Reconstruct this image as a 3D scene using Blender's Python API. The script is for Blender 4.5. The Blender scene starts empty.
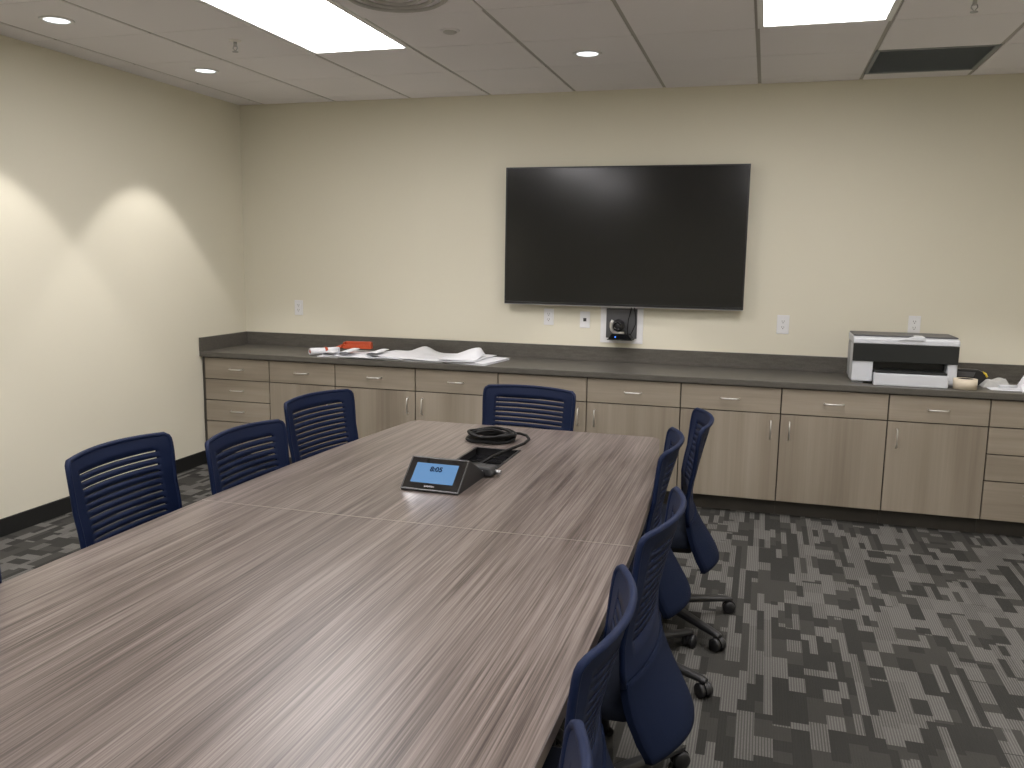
import bpy, bmesh, math, random
from mathutils import Vector, Matrix
random.seed(7)
scn = bpy.context.scene
col = scn.collection
PI = math.pi

# ---------------------------------------------------------------- camera
F_PX = 852.07
YAW, PITCH, ROLL = -0.2853, -0.1473, 0.0146
CAM = Vector((3.9727, -5.9491, 1.5664))
def cam_axes():
    cy, sy = math.cos(YAW), math.sin(YAW); cp, sp = math.cos(PITCH), math.sin(PITCH)
    fwd = Vector((sy*cp, cy*cp, sp)); right = Vector((cy, -sy, 0)); up = right.cross(fwd)
    cr, sr = math.cos(ROLL), math.sin(ROLL)
    return cr*right + sr*up, -sr*right + cr*up, fwd
_r, _u, _f = cam_axes()
cd = bpy.data.cameras.new('camera'); cam = bpy.data.objects.new('camera', cd); col.objects.link(cam)
cam.matrix_world = Matrix(((_r.x, _u.x, -_f.x, CAM.x), (_r.y, _u.y, -_f.y, CAM.y), (_r.z, _u.z, -_f.z, CAM.z), (0, 0, 0, 1)))
cd.sensor_width = 36.0; cd.lens = F_PX/1024*36.0; cd.clip_start = 0.02
scn.camera = cam

# ---------------------------------------------------------------- world, exposure, lamps
w = bpy.data.worlds.new('world'); scn.world = w; w.use_nodes = True
w.node_tree.nodes['Background'].inputs[0].default_value = (0.02, 0.02, 0.02, 1)
w.node_tree.nodes['Background'].inputs[1].default_value = 0.3
vs = scn.view_settings
scn.display_settings.display_device = 'sRGB'
vs.view_transform = 'Standard'; vs.look = 'None'; vs.gamma = 1.0; vs.use_curve_mapping = False
vs.exposure = 1.27
TROFFER_STRENGTH = 7.0
CAN_WATTS = 23.0
CAN_GLOW = 1.0
LAMP_COL = (1.0, 0.965, 0.975)
CAN_COL = (1.0, 0.955, 0.95)

# ---------------------------------------------------------------- key dimensions
H = 2.70            # ceiling
RX = 5.90           # right wall
RY = -9.6           # wall behind the camera
ZC = 0.849          # counter top
CY = -0.612         # counter front edge
D0, T = 0.8188, 0.6096
ROW0 = -0.170
CANS = [(0.53, -1.15), (0.53, -2.33), (0.53, -3.51), (0.53, -4.69), (0.53, -5.87), (0.53, -7.05),
        (5.37, -1.15), (5.37, -2.33), (5.37, -3.51), (5.37, -4.69), (5.37, -5.87), (5.37, -7.05), (2.95, -1.06)]
TROFFERS = [(1, 2), (5, 2), (1, 6), (5, 6), (1, 10), (5, 10)]   # column, first row of the ceiling grid (two rows long)

# ---------------------------------------------------------------- materials
class NT:
    def __init__(s, name):
        s.m = bpy.data.materials.new(name); s.m.use_nodes = True
        s.t = s.m.node_tree; s.b = s.t.nodes['Principled BSDF']
    def n(s, kind, **kw):
        nd = s.t.nodes.new(kind)
        for k, v in kw.items():
            if isinstance(k, str) and k.startswith('i_'):
                nd.inputs[int(k[2:])].default_value = v
            else: setattr(nd, k, v)
        return nd
    def l(s, a, b): s.t.links.new(a, b)
    def math(s, op, a, b=None, c=None, clamp=False):
        nd = s.t.nodes.new('ShaderNodeMath'); nd.operation = op; nd.use_clamp = clamp
        for i, v in enumerate((a, b, c)):
            if v is None: continue
            if hasattr(v, 'is_linked') or isinstance(v, bpy.types.NodeSocket): s.l(v, nd.inputs[i])
            else: nd.inputs[i].default_value = v
        return nd.outputs[0]
    def mix(s, fac, a, b):
        nd = s.t.nodes.new('ShaderNodeMix'); nd.data_type = 'RGBA'
        for idx, v in ((0, fac), (6, a), (7, b)):
            if isinstance(v, bpy.types.NodeSocket): s.l(v, nd.inputs[idx])
            else: nd.inputs[idx].default_value = v if idx == 0 else (*v, 1) if len(v) == 3 else v
        return nd.outputs[2]
    def coords(s, scale=(1, 1, 1), loc=(0, 0, 0)):
        g = s.n('ShaderNodeNewGeometry')
        mp = s.n('ShaderNodeMapping'); mp.inputs['Scale'].default_value = scale; mp.inputs['Location'].default_value = loc
        s.l(g.outputs['Position'], mp.inputs[0]); return mp.outputs[0]
    def noise(s, vec, scale=5, detail=3, rough=0.5):
        nd = s.n('ShaderNodeTexNoise'); s.l(vec, nd.inputs['Vector'])
        nd.inputs['Scale'].default_value = scale; nd.inputs['Detail'].default_value = detail; nd.inputs['Roughness'].default_value = rough
        return nd.outputs['Fac']
    def ramp(s, fac, stops):
        nd = s.n('ShaderNodeValToRGB'); e = nd.color_ramp.elements
        while len(e) < len(stops): e.new(0.5)
        for i, (p, c) in enumerate(stops): e[i].position = p; e[i].color = (*c, 1)
        s.l(fac, nd.inputs[0]); return nd.outputs[0]
    def bump(s, h, strength=0.3, dist=0.002):
        nd = s.n('ShaderNodeBump'); nd.inputs['Strength'].default_value = strength; nd.inputs['Distance'].default_value = dist
        s.l(h, nd.inputs['Height']); s.l(nd.outputs[0], s.b.inputs['Normal'])

def plain(name, c, rough=0.5, metal=0.0, var=0.04, nscale=40, spec=0.5, bump=0.0, coat=0.0, sheen=0.0):
    N = NT(name)
    v = N.coords(); f = N.noise(v, nscale, 2)
    a = tuple(x*(1-var) for x in c); b = tuple(min(1, x*(1+var)) for x in c)
    N.l(N.mix(f, a, b), N.b.inputs['Base Color'])
    N.b.inputs['Roughness'].default_value = rough; N.b.inputs['Metallic'].default_value = metal
    N.b.inputs['Specular IOR Level'].default_value = spec; N.b.inputs['Coat Weight'].default_value = coat
    if bump: N.bump(f, bump, 0.001)
    if sheen:
        N.b.inputs['Sheen Weight'].default_value = sheen; N.b.inputs['Sheen Roughness'].default_value = 0.35; N.b.inputs['Sheen Tint'].default_value = (0.12, 0.25, 0.75, 1)
    return N.m

def emit(name, c, strength):
    N = NT(name)
    f = N.noise(N.coords(), 3, 1)
    N.l(N.mix(f, tuple(x*0.98 for x in c), c), N.b.inputs['Emission Color'])
    N.b.inputs['Base Color'].default_value = (*c, 1)
    N.b.inputs['Emission Strength'].default_value = strength
    return N.m

M = {}
def wall_mat():
    N = NT('cream_wall_paint'); v = N.coords()
    f = N.noise(v, 1.3, 3); g = N.noise(v, 260, 2)
    N.l(N.mix(f, (0.72, 0.685, 0.555), (0.75, 0.715, 0.585)), N.b.inputs['Base Color'])
    N.b.inputs['Roughness'].default_value = 0.62; N.b.inputs['Specular IOR Level'].default_value = 0.25
    N.bump(g, 0.12, 0.0008); return N.m
M['wall'] = wall_mat()
def tile_mat():
    N = NT('ceiling_tile'); v = N.coords()
    f = N.noise(v, 420, 3); g = N.noise(v, 2.0, 2)
    N.l(N.mix(g, (0.80, 0.775, 0.79), (0.84, 0.815, 0.83)), N.b.inputs['Base Color'])
    N.b.inputs['Roughness'].default_value = 0.95; N.b.inputs['Specular IOR Level'].default_value = 0.1
    N.bump(f, 0.35, 0.0015); return N.m
M['tile'] = tile_mat()
M['tbar'] = plain('grid_bar', (0.40, 0.385, 0.36), 0.6)
M['cover_base'] = plain('black_rubber_base', (0.012, 0.0125, 0.012), 0.5, var=0.15)

def carpet_mat():
    N = NT('block_pattern_carpet')
    g = N.n('ShaderNodeNewGeometry'); sp = N.n('ShaderNodeSeparateXYZ'); N.l(g.outputs['Position'], sp.inputs[0])
    x, y = sp.outputs[0], sp.outputs[1]
    def layer(cw, ch, seed):
        cx = N.math('FLOOR', N.math('DIVIDE', x, cw))
        wn = N.n('ShaderNodeTexWhiteNoise', noise_dimensions='1D'); N.l(N.math('ADD', cx, seed), wn.inputs['W'])
        off = N.math('MULTIPLY', wn.outputs['Value'], ch*3)
        wn2 = N.n('ShaderNodeTexWhiteNoise', noise_dimensions='1D'); N.l(N.math('ADD', cx, seed+31.7), wn2.inputs['W'])
        hh = N.math('MULTIPLY_ADD', wn2.outputs['Value'], ch*0.8, ch*0.6)
        cy = N.math('FLOOR', N.math('DIVIDE', N.math('ADD', y, off), hh))
        cb = N.n('ShaderNodeCombineXYZ'); N.l(cx, cb.inputs[0]); N.l(cy, cb.inputs[1]); cb.inputs[2].default_value = seed
        w2 = N.n('ShaderNodeTexWhiteNoise', noise_dimensions='3D'); N.l(cb.outputs[0], w2.inputs['Vector'])
        return w2.outputs['Value']
    a = layer(0.030, 0.19, 1.3); b = layer(0.060, 0.13, 7.7); c = layer(0.090, 0.11, 13.1)
    pick = layer(0.120, 0.24, 21.0)
    s1 = N.math('GREATER_THAN', pick, 0.42); s2 = N.math('GREATER_THAN', pick, 0.80)
    v = N.math('ADD', N.math('MULTIPLY', a, N.math('SUBTRACT', 1.0, s1)), N.math('MULTIPLY', b, s1))
    v = N.math('ADD', N.math('MULTIPLY', v, N.math('SUBTRACT', 1.0, s2)), N.math('MULTIPLY', c, s2))
    rp = N.n('ShaderNodeValToRGB'); rp.color_ramp.interpolation = 'CONSTANT'
    e = rp.color_ramp.elements; e[0].position = 0; e[0].color = (0.042, 0.041, 0.037, 1)
    e[1].position = 0.30; e[1].color = (0.060, 0.058, 0.052, 1)
    for p, cc in ((0.54, (0.082, 0.079, 0.072)), (0.74, (0.108, 0.104, 0.096))):
        q = e.new(p); q.color = (*cc, 1)
    N.l(v, rp.inputs[0])
    # ribs running along the room: lighter yarn lines in the paler blocks
    rib = N.math('SINE', N.math('MULTIPLY', x, 2*PI/0.0095))
    rib = N.math('MULTIPLY_ADD', rib, 0.5, 0.5)
    lightness = N.math('GREATER_THAN', v, 0.54)
    fleck = N.noise(N.coords((1, 0.25, 1)), 300, 2)
    ribf = N.math('MULTIPLY', N.math('MULTIPLY', rib, lightness), N.math('MULTIPLY_ADD', fleck, 0.8, 0.2))
    dark = N.mix(N.math('MULTIPLY', ribf, 0.75), rp.outputs[0], (0.27, 0.26, 0.24))
    fine = N.noise(N.coords(), 500, 2)
    N.l(N.mix(N.math('MULTIPLY', fine, 0.35), dark, (0.03, 0.03, 0.028)), N.b.inputs['Base Color'])
    N.b.inputs['Roughness'].default_value = 1.0; N.b.inputs['Specular IOR Level'].default_value = 0.05
    N.bump(N.math('ADD', fine, N.math('MULTIPLY', rib, 0.4)), 0.6, 0.004); return N.m
M['carpet'] = carpet_mat()

def wood_mat(name, axis, stops, s_long=0.9, s_cross=60, rough=0.42, spec=0.45, seed=0.0, big=0.0, bump=0.05, wt=None, lines=0.0):
    """streaky laminate; grain runs along the given world axis"""
    N = NT(name)
    sc = [s_cross]*3; sc[axis] = s_long
    v = N.coords(tuple(sc), (seed, seed*2, seed*3))
    f = N.noise(v, 1.0, 6, 0.62)
    sc2 = [s_cross*4.0]*3; sc2[axis] = s_long*1.5
    f2 = N.noise(N.coords(tuple(sc2), (seed+5, 1, 2)), 1.0, 3, 0.6)
    sc3 = [s_cross*0.16]*3; sc3[axis] = s_long*0.5
    f3 = N.noise(N.coords(tuple(sc3), (seed, 9, 4)), 1.0, 2, 0.5)
    wa, wb, wc = wt or (0.55-big*0.5, 0.25-big*0.3, 0.20+big*0.8)
    t = N.math('ADD', N.math('MULTIPLY', f, wa), N.math('ADD', N.math('MULTIPLY', f2, wb), N.math('MULTIPLY', f3, wc)))
    colr = N.ramp(t, stops)
    if lines:
        sc4 = [s_cross*1.5]*3; sc4[axis] = s_long*0.55
        f4 = N.noise(N.coords(tuple(sc4), (seed+11, 3, 7)), 1.0, 2, 0.5)
        ln = N.math('SUBTRACT', 1.0, N.math('MULTIPLY', N.math('ABSOLUTE', N.math('SUBTRACT', f4, 0.36)), 28.0), None, True)
        colr = N.mix(N.math('MULTIPLY', ln, lines), colr, tuple(c*0.8 for c in stops[0][1]))
    N.l(colr, N.b.inputs['Base Color'])
    N.b.inputs['Roughness'].default_value = rough; N.b.inputs['Specular IOR Level'].default_value = spec
    N.bump(f2, bump, 0.0006); return N.m
M['table'] = wood_mat('driftwood_table_laminate', 1, [(0.38, (0.054, 0.041, 0.035)), (0.45, (0.108, 0.085, 0.073)), (0.51, (0.160, 0.130, 0.113)), (0.59, (0.240, 0.202, 0.180))], 1.25, 52, 0.34, 0.5, 0.0, 0.0, 0.05, (0.36, 0.48, 0.16), 0.55)
cabs = [(0.36, (0.215, 0.180, 0.136)), (0.46, (0.268, 0.228, 0.175)), (0.54, (0.305, 0.262, 0.204)), (0.66, (0.360, 0.312, 0.248))]
M['door_wood'] = wood_mat('taupe_cabinet_laminate_upright_grain', 2, cabs, 0.7, 26, 0.5, 0.35, 1.7, 0, 0.01, (0.30, 0.10, 0.60))
M['drawer_wood'] = wood_mat('taupe_cabinet_laminate_level_grain', 0, cabs, 1.3, 26, 0.5, 0.35, 3.1, 0, 0.01, (0.32, 0.12, 0.56))
def counter_mat():
    N = NT('grey_brown_counter_laminate'); v = N.coords((1.5, 8, 8))
    f = N.noise(v, 9, 5, 0.6); g = N.noise(N.coords(), 160, 3)
    t = N.math('ADD', N.math('MULTIPLY', f, 0.6), N.math('MULTIPLY', g, 0.4))
    N.l(N.ramp(t, [(0.3, (0.066, 0.060, 0.050)), (0.5, (0.092, 0.085, 0.072)), (0.7, (0.122, 0.114, 0.098))]), N.b.inputs['Base Color'])
    N.b.inputs['Roughness'].default_value = 0.40; N.b.inputs['Specular IOR Level'].default_value = 0.5
    return N.m
M['counter'] = counter_mat()
M['toe'] = plain('dark_toe_kick', (0.055, 0.049, 0.040), 0.55, var=0.2, nscale=12)
M['carcass'] = plain('cabinet_shadow_gap', (0.045, 0.037, 0.028), 0.7)
M['metal'] = plain('satin_nickel', (0.78, 0.76, 0.73), 0.36, 1.0, 0.03)
M['steel'] = plain('brushed_steel', (0.45, 0.45, 0.45), 0.38, 1.0, 0.05)
M['dark_steel'] = plain('dark_brushed_rim', (0.16, 0.16, 0.165), 0.35, 1.0, 0.05)
M['white_metal'] = plain('white_enamel', (0.78, 0.78, 0.77), 0.4, var=0.02)
M['navy'] = plain('navy_moulded_back', (0.0050, 0.0122, 0.044), 0.6, var=0.12, nscale=500, spec=0.22, bump=0.15)
M['navy_fabric'] = plain('navy_upholstery', (0.0045, 0.0095, 0.029), 0.85, var=0.25, nscale=700, spec=0.15, bump=0.5)
M['seat_fabric'] = plain('dark_seat_fabric', (0.014, 0.018, 0.030), 0.9, var=0.3, nscale=600, spec=0.2, bump=0.5)
M['black'] = plain('black_plastic', (0.012, 0.012, 0.013), 0.45, var=0.1)
M['black_gloss'] = plain('glossy_black_plastic', (0.008, 0.008, 0.009), 0.06, var=0.05, spec=0.6)
M['rubber'] = plain('black_cable_jacket', (0.004, 0.004, 0.004), 0.55, spec=0.3)
M['face_glass'] = plain('glossy_black_glass', (0.006, 0.006, 0.007), 0.05, var=0.05, spec=1.0, coat=1.0)
M['face_glass'].node_tree.nodes['Principled BSDF'].inputs['IOR'].default_value = 1.5
M['screen'] = plain('dark_lcd_glass', (0.012, 0.0125, 0.012), 0.16, var=0.03, spec=0.5)
M['bezel'] = plain('black_bezel', (0.010, 0.010, 0.010), 0.3)
M['paper'] = plain('white_paper', (0.80, 0.81, 0.84), 0.8, var=0.04, nscale=8, spec=0.2)
M['grey_tissue'] = plain('greyish_tissue', (0.42, 0.42, 0.40), 0.9, var=0.15, nscale=60)
M['ink'] = plain('grey_ink', (0.25, 0.26, 0.28), 0.8)
M['orange'] = plain('orange_plastic', (0.46, 0.065, 0.016), 0.4)
M['plate'] = plain('white_wall_plate', (0.78, 0.78, 0.78), 0.4, var=0.02)
M['charcoal'] = plain('charcoal_plastic', (0.035, 0.035, 0.036), 0.5)
M['slot'] = plain('dark_socket_slot', (0.05, 0.05, 0.05), 0.6)
M['grey_panel'] = plain('dark_grey_panel', (0.10, 0.10, 0.105), 0.4, 0.3)
M['prn_white'] = plain('printer_white_plastic', (0.62, 0.64, 0.67), 0.35, var=0.02)
M['prn_grey'] = plain('printer_grey_plastic', (0.36, 0.37, 0.38), 0.4, var=0.02)
M['prn_black'] = plain('printer_black_plastic', (0.016, 0.018, 0.018), 0.3, var=0.05)
M['tape'] = plain('cream_masking_tape', (0.66, 0.58, 0.45), 0.65, var=0.05, nscale=80)
M['yellow'] = plain('yellow_plastic', (0.65, 0.48, 0.03), 0.4)
M['vent_black'] = plain('black_grille', (0.22, 0.24, 0.25), 0.5)
M['diffuser'] = plain('grey_ceiling_diffuser', (0.50, 0.49, 0.47), 0.5)
M['seam'] = plain('pale_table_seam', (0.36, 0.32, 0.28), 0.4)
M['edge'] = plain('dark_table_edge', (0.10, 0.082, 0.068), 0.45)
M['troffer'] = emit('lit_troffer_lens', LAMP_COL, TROFFER_STRENGTH)
M['can'] = emit('lit_can_lens', (0.90, 0.95, 1.0), CAN_GLOW)
M['lcd_blue'] = emit('lit_blue_display', (0.105, 0.31, 0.64), 0.28)
M['lcd_blue'].node_tree.nodes['Principled BSDF'].inputs['Base Color'].default_value = (0.01, 0.02, 0.03, 1)
M['led'] = emit('blue_led', (0.05, 0.22, 1.0), 0.8)
M['lcd_text'] = plain('display_text', (0.008, 0.02, 0.05), 0.7, spec=0.1)
M['pale_print'] = plain('pale_print', (0.6, 0.6, 0.6), 0.5)

# ---------------------------------------------------------------- mesh helpers
def obj(name, bm, mat, parent=None, smooth=False, bevel=0.0, seg=2, mats=None):
    me = bpy.data.meshes.new(name)
    bmesh.ops.recalc_face_normals(bm, faces=bm.faces[:])
    bm.to_mesh(me); bm.free()
    for m in (mats or [mat]): me.materials.append(m)
    if smooth:
        for p in me.polygons: p.use_smooth = True
    o = bpy.data.objects.new(name, me); col.objects.link(o)
    if parent: o.parent = parent
    if bevel:
        b = o.modifiers.new('bevel', 'BEVEL'); b.width = bevel; b.segments = seg; b.limit_method = 'ANGLE'; b.angle_limit = math.radians(35)
        b.harden_normals = False
    return o
def thing(name, label, cat, loc=(0, 0, 0), rz=0, group=None):
    o = bpy.data.objects.new(name, None); col.objects.link(o); o.empty_display_size = 0.1
    o.location = loc; o.rotation_euler = (0, 0, rz); return tag(o, label, cat, group)
def tag(o, label, cat, group=None):
    o['label'] = label; o['category'] = cat
    if group: o['group'] = group
    return o
def struct(name, bm, mat, bevel=0.0, mats=None):
    o = obj(name, bm, mat, bevel=bevel, mats=mats); o['kind'] = 'structure'; return o
def box(bm, lo, hi, mi=0, M4=None):
    x0, y0, z0 = lo; x1, y1, z1 = hi
    vs_ = [Vector((x, y, z)) for x in (x0, x1) for y in (y0, y1) for z in (z0, z1)]
    if M4 is not None: vs_ = [M4 @ v for v in vs_]
    v = [bm.verts.new(p) for p in vs_]
    for q in ((0, 1, 3, 2), (4, 6, 7, 5), (0, 4, 5, 1), (2, 3, 7, 6), (0, 2, 6, 4), (1, 5, 7, 3)):
        f = bm.faces.new([v[i] for i in q]); f.material_index = mi
    return bm
def bx(lo, hi, mi=0, M4=None): return box(bmesh.new(), lo, hi, mi, M4)
def cyl(bm, c, r, h, axis='z', n=24, r2=None, mi=0, smooth=True):
    r2 = r if r2 is None else r2
    def P(a, rr, t):
        u, v = rr*math.cos(a), rr*math.sin(a)
        d = {'z': (u, v, t), 'y': (u, t, v), 'x': (t, u, v)}[axis]
        return Vector(c) + Vector(d)
    A = [bm.verts.new(P(2*PI*i/n, r, 0)) for i in range(n)]; B = [bm.verts.new(P(2*PI*i/n, r2, h)) for i in range(n)]
    fs = [bm.faces.new((A[i], A[(i+1) % n], B[(i+1) % n], B[i])) for i in range(n)]
    for f in fs: f.smooth = smooth
    fs += [bm.faces.new(A[::-1]), bm.faces.new(B)]
    for f in fs: f.material_index = mi
    return bm
def tube(bm, pts, r, n=10, closed=False, mi=0, flat=1.0):
    pts = [Vector(p) for p in pts]; N_ = len(pts); rings = []
    rr = r if isinstance(r, (list, tuple)) else [r]*N_
    prev = None
    for i, p in enumerate(pts):
        a = pts[(i-1) % N_] if (closed or i) else p; b = pts[(i+1) % N_] if (closed or i < N_-1) else p
        t = (b-a).normalized()
        if prev is None:
            up = Vector((0, 0, 1)) if abs(t.z) < 0.9 else Vector((1, 0, 0)); u = t.cross(up).normalized()
        else:
            u = (prev - t*prev.dot(t)).normalized()
        prev = u; v = t.cross(u)
        rings.append([bm.verts.new(p + rr[i]*(math.cos(2*PI*k/n)*u + flat*math.sin(2*PI*k/n)*v)) for k in range(n)])
    m = N_ if closed else N_-1
    for i in range(m):
        A, B = rings[i], rings[(i+1) % N_]
        for k in range(n):
            f = bm.faces.new((A[k], A[(k+1) % n], B[(k+1) % n], B[k])); f.smooth = True; f.material_index = mi
    if not closed:
        bm.faces.new(rings[0][::-1]).material_index = mi; bm.faces.new(rings[-1]).material_index = mi
    return bm
def lathe(bm, prof, c=(0, 0, 0), n=32, axis='z', mi=0):
    rings = []
    for r, z in prof:
        ring = []
        for k in range(n):
            a = 2*PI*k/n; u, v = r*math.cos(a), r*math.sin(a)
            d = {'z': (u, v, z), 'y': (u, z, v), 'x': (z, u, v)}[axis]
            ring.append(bm.verts.new(Vector(c)+Vector(d)))
        rings.append(ring)
    for A, B in zip(rings, rings[1:]):
        for k in range(n):
            f = bm.faces.new((A[k], A[(k+1) % n], B[(k+1) % n], B[k])); f.smooth = True; f.material_index = mi
    closed = prof[0] == prof[-1]
    if prof[0][0] > 1e-5 and not closed: bm.faces.new(rings[0][::-1]).material_index = mi
    if prof[-1][0] > 1e-5 and not closed: bm.faces.new(rings[-1]).material_index = mi
    bmesh.ops.remove_doubles(bm, verts=bm.verts[:], dist=1e-6)
    return bm
def prism(bm, poly, lo, hi, axis='z', mi=0):
    """extrude a 2D polygon; axis x: poly in (y,z); y: (x,z); z: (x,y)"""
    def P(p, t): return {'z': (p[0], p[1], t), 'y': (p[0], t, p[1]), 'x': (t, p[0], p[1])}[axis]
    A = [bm.verts.new(P(p, lo)) for p in poly]; B = [bm.verts.new(P(p, hi)) for p in poly]; n = len(poly)
    fs = [bm.faces.new(A[::-1]), bm.faces.new(B)] + [bm.faces.new((A[i], A[(i+1) % n], B[(i+1) % n], B[i])) for i in range(n)]
    for f in fs: f.material_index = mi
    return bm
def text_obj(name, s, size, mat, parent, mw, depth=0.0003, bold=0.0):
    cu = bpy.data.curves.new(name, 'FONT'); cu.body = s; cu.size = size; cu.align_x = 'CENTER'; cu.align_y = 'CENTER'; cu.extrude = depth; cu.offset = bold
    tmp = bpy.data.objects.new('tmp', cu); col.objects.link(tmp)
    me = bpy.data.meshes.new_from_object(tmp.evaluated_get(bpy.context.evaluated_depsgraph_get()))
    bpy.data.objects.remove(tmp); bpy.data.curves.remove(cu)
    me.name = name; me.materials.clear(); me.materials.append(mat)
    for v in me.vertices: v.co = mw @ v.co
    o = bpy.data.objects.new(name, me); col.objects.link(o); o.parent = parent; return o
def copy_tree(o, parent=None):
    c = o.copy(); col.objects.link(c); c.parent = parent
    for ch in list(o.children):
        if ch.name in col.objects: copy_tree(ch, c)
    return c

# ---------------------------------------------------------------- room shell
struct('floor', bx((-0.1, RY-0.1, -0.06), (RX+0.1, 0.1, 0)), M['carpet'])
struct('wall_left', bx((-0.1, RY-0.1, 0), (0, 0.1, H+0.15)), M['wall'])
struct('wall_back', bx((0, 0, 0), (RX, 0.1, H+0.15)), M['wall'])
struct('wall_right', bx((RX, RY-0.1, 0), (RX+0.1, 0.1, H+0.15)), M['wall'])
struct('wall_front', bx((0, RY-0.1, 0), (RX, RY, H+0.15)), M['wall'])
struct('baseboard_left', bx((0, RY, 0), (0.012, CY+0.09, 0.10)), M['cover_base'], bevel=0.003)
struct('baseboard_right', bx((RX-0.012, RY, 0), (RX, CY+0.09, 0.10)), M['cover_base'], bevel=0.003)
struct('baseboard_front', bx((0.012, RY, 0), (RX-0.012, RY+0.012, 0.10)), M['cover_base'], bevel=0.003)

def cell(cx, ry):   # extents of a grid cell
    return D0+T*cx, D0+T*(cx+1), ROW0-T*(ry+1), ROW0-T*ry
skip = set()
for c_, r_ in TROFFERS: skip |= {(c_, r_), (c_, r_+1)}
VENT = (6, 0); DIFF = (2, 3)
skip |= {VENT, DIFF}
bm = bmesh.new()
GL, GC = 0.011, 0.003     # half widths of the long and the cross grooves
for cx in range(-2, 9):
    for ry in range(-1, 16):
        x0, x1, y0, y1 = cell(cx, ry)
        if (cx, ry) in skip: continue
        x0, x1, y0, y1 = max(x0+GL, 0), min(x1-GL, RX), max(y0+GC, RY), min(y1-GC, 0)
        if x1-x0 < 0.01 or y1-y0 < 0.01: continue
        box(bm, (x0, y0, H), (x1, y1, H+0.02), 0)
# the grid bars behind the tile faces, seen in the joints
full = {(c_, r_) for c_, r_ in TROFFERS} | {(c_, r_+1) for c_, r_ in TROFFERS} | {VENT, DIFF}
for k in range(-1, 10):
    x = D0+T*k
    if 0 < x < RX: box(bm, (x-0.0105, RY, H+0.004), (x+0.0105, 0, H+0.03), 1)
for k in range(0, 16):
    y = ROW0-T*k
    for cx in range(-2, 9):
        if y <= RY or (cx, k) in full or (cx, k-1) in full: continue
        x0, x1 = max(D0+T*cx+0.0106, 0), min(D0+T*(cx+1)-0.0106, RX)
        if x1-x0 > 0.02: box(bm, (x0, y-0.0105, H+0.0015), (x1, y+0.0105, H+0.028), 1)
box(bm, (0, RY, H+0.20), (RX, 0, H+0.23), 0)
struct('ceiling', bm, None, mats=[M['tile'], M['tbar']])

# ---------------------------------------------------------------- ceiling fittings
tro_lab = {(1, 2): 'long white lit recessed ceiling light panel at the upper left, above the left side of the table',
           (5, 2): 'white lit recessed ceiling light panel right of centre, left of the black ceiling grille'}
for (c_, r_) in TROFFERS:
    x0, x1, _, y1 = cell(c_, r_); y0 = cell(c_, r_+1)[2]
    t = thing('ceiling_light_panel', tro_lab.get((c_, r_), 'lit recessed ceiling light panel behind the camera'), 'ceiling light', ((x0+x1)/2, (y0+y1)/2, H), group='recessed ceiling light panels')
    hx, hy = (x1-x0)/2-0.002, (y1-y0)/2-0.002
    bm = bmesh.new(); fw_ = 0.030
    for lo, hi in (((-hx, -hy, -0.004), (hx, -hy+fw_, 0.05)), ((-hx, hy-fw_, -0.004), (hx, hy, 0.05)), ((-hx, -hy+fw_, -0.004), (-hx+fw_, hy-fw_, 0.05)), ((hx-fw_, -hy+fw_, -0.004), (hx, hy-fw_, 0.05))): box(bm, lo, hi)
    obj('frame', bm, M['white_metal'], t, bevel=0.002)
    obj('lens', bx((-hx+fw_, -hy+fw_, 0.004), (hx-fw_, hy-fw_, 0.012)), M['troffer'], t)

can0 = None
can_lab = {0: 'small round lit downlight beside the left wall, nearest the back corner', 1: 'small round lit downlight at the upper left edge, second from the back corner',
           12: 'small round lit downlight above the television, near the middle of the ceiling'}
for i, (x, y) in enumerate(CANS):
    if can0 is None:
        t = can0 = thing('downlight', can_lab[0], 'downlight', (x, y, H-0.0), group='round recessed downlights')
        obj('trim_ring', lathe(bmesh.new(), [(0.060, -0.002), (0.063, -0.006), (0.078, -0.005), (0.082, 0.0), (0.060, 0.0), (0.060, -0.002)]), M['white_metal'], t)
        obj('lens', lathe(bmesh.new(), [(0.0001, -0.001), (0.04, -0.0015), (0.0595, -0.001), (0.0595, 0.0), (0.0001, 0.0)]), M['can'], t)
        L = bpy.data.lights.new('downlight_lamp', 'SPOT'); L.energy = CAN_WATTS; L.color = CAN_COL; L.spot_size = math.radians(78); L.spot_blend = 0.25; L.shadow_soft_size = 0.035
        lo = bpy.data.objects.new('downlight_lamp', L); col.objects.link(lo); lo.parent = t; lo.location = (0, 0, -0.012)
    else:
        t = copy_tree(can0); t.location = (x, y, H)
        t['label'] = can_lab.get(i, 'small round lit downlight in the row beside the side wall')

# black return grille
x0, x1, y0, y1 = cell(*VENT)
t = thing('return_air_grille', 'square black slatted air grille set in the ceiling at the upper right', 'air vent', ((x0+x1)/2, (y0+y1)/2, H))
h = T/2-0.002; bm = bmesh.new(); fw_ = 0.022
for lo, hi in (((-h, -h, -0.003), (h, -h+fw_, 0.02)), ((-h, h-fw_, -0.003), (h, h, 0.02)), ((-h, -h+fw_, -0.003), (-h+fw_, h-fw_, 0.02)), ((h-fw_, -h+fw_, -0.003), (h, h-fw_, 0.02))): box(bm, lo, hi)
obj('frame', bm, M['vent_black'], t, bevel=0.002)
bm = bmesh.new()
for k in range(22):
    yy = -h+0.035+k*(2*h-0.07)/21
    box(bm, (-h+fw_, -0.009, -0.001), (h-fw_, 0.009, 0.001), 0, Matrix.Translation((0, yy, 0.006)) @ Matrix.Rotation(math.radians(38), 4, 'X'))
obj('slats', bm, M['vent_black'], t)
obj('back_plate', bx((-h+0.005, -h+0.005, 0.02), (h-0.005, h-0.005, 0.03)), M['vent_black'], t)

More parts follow.
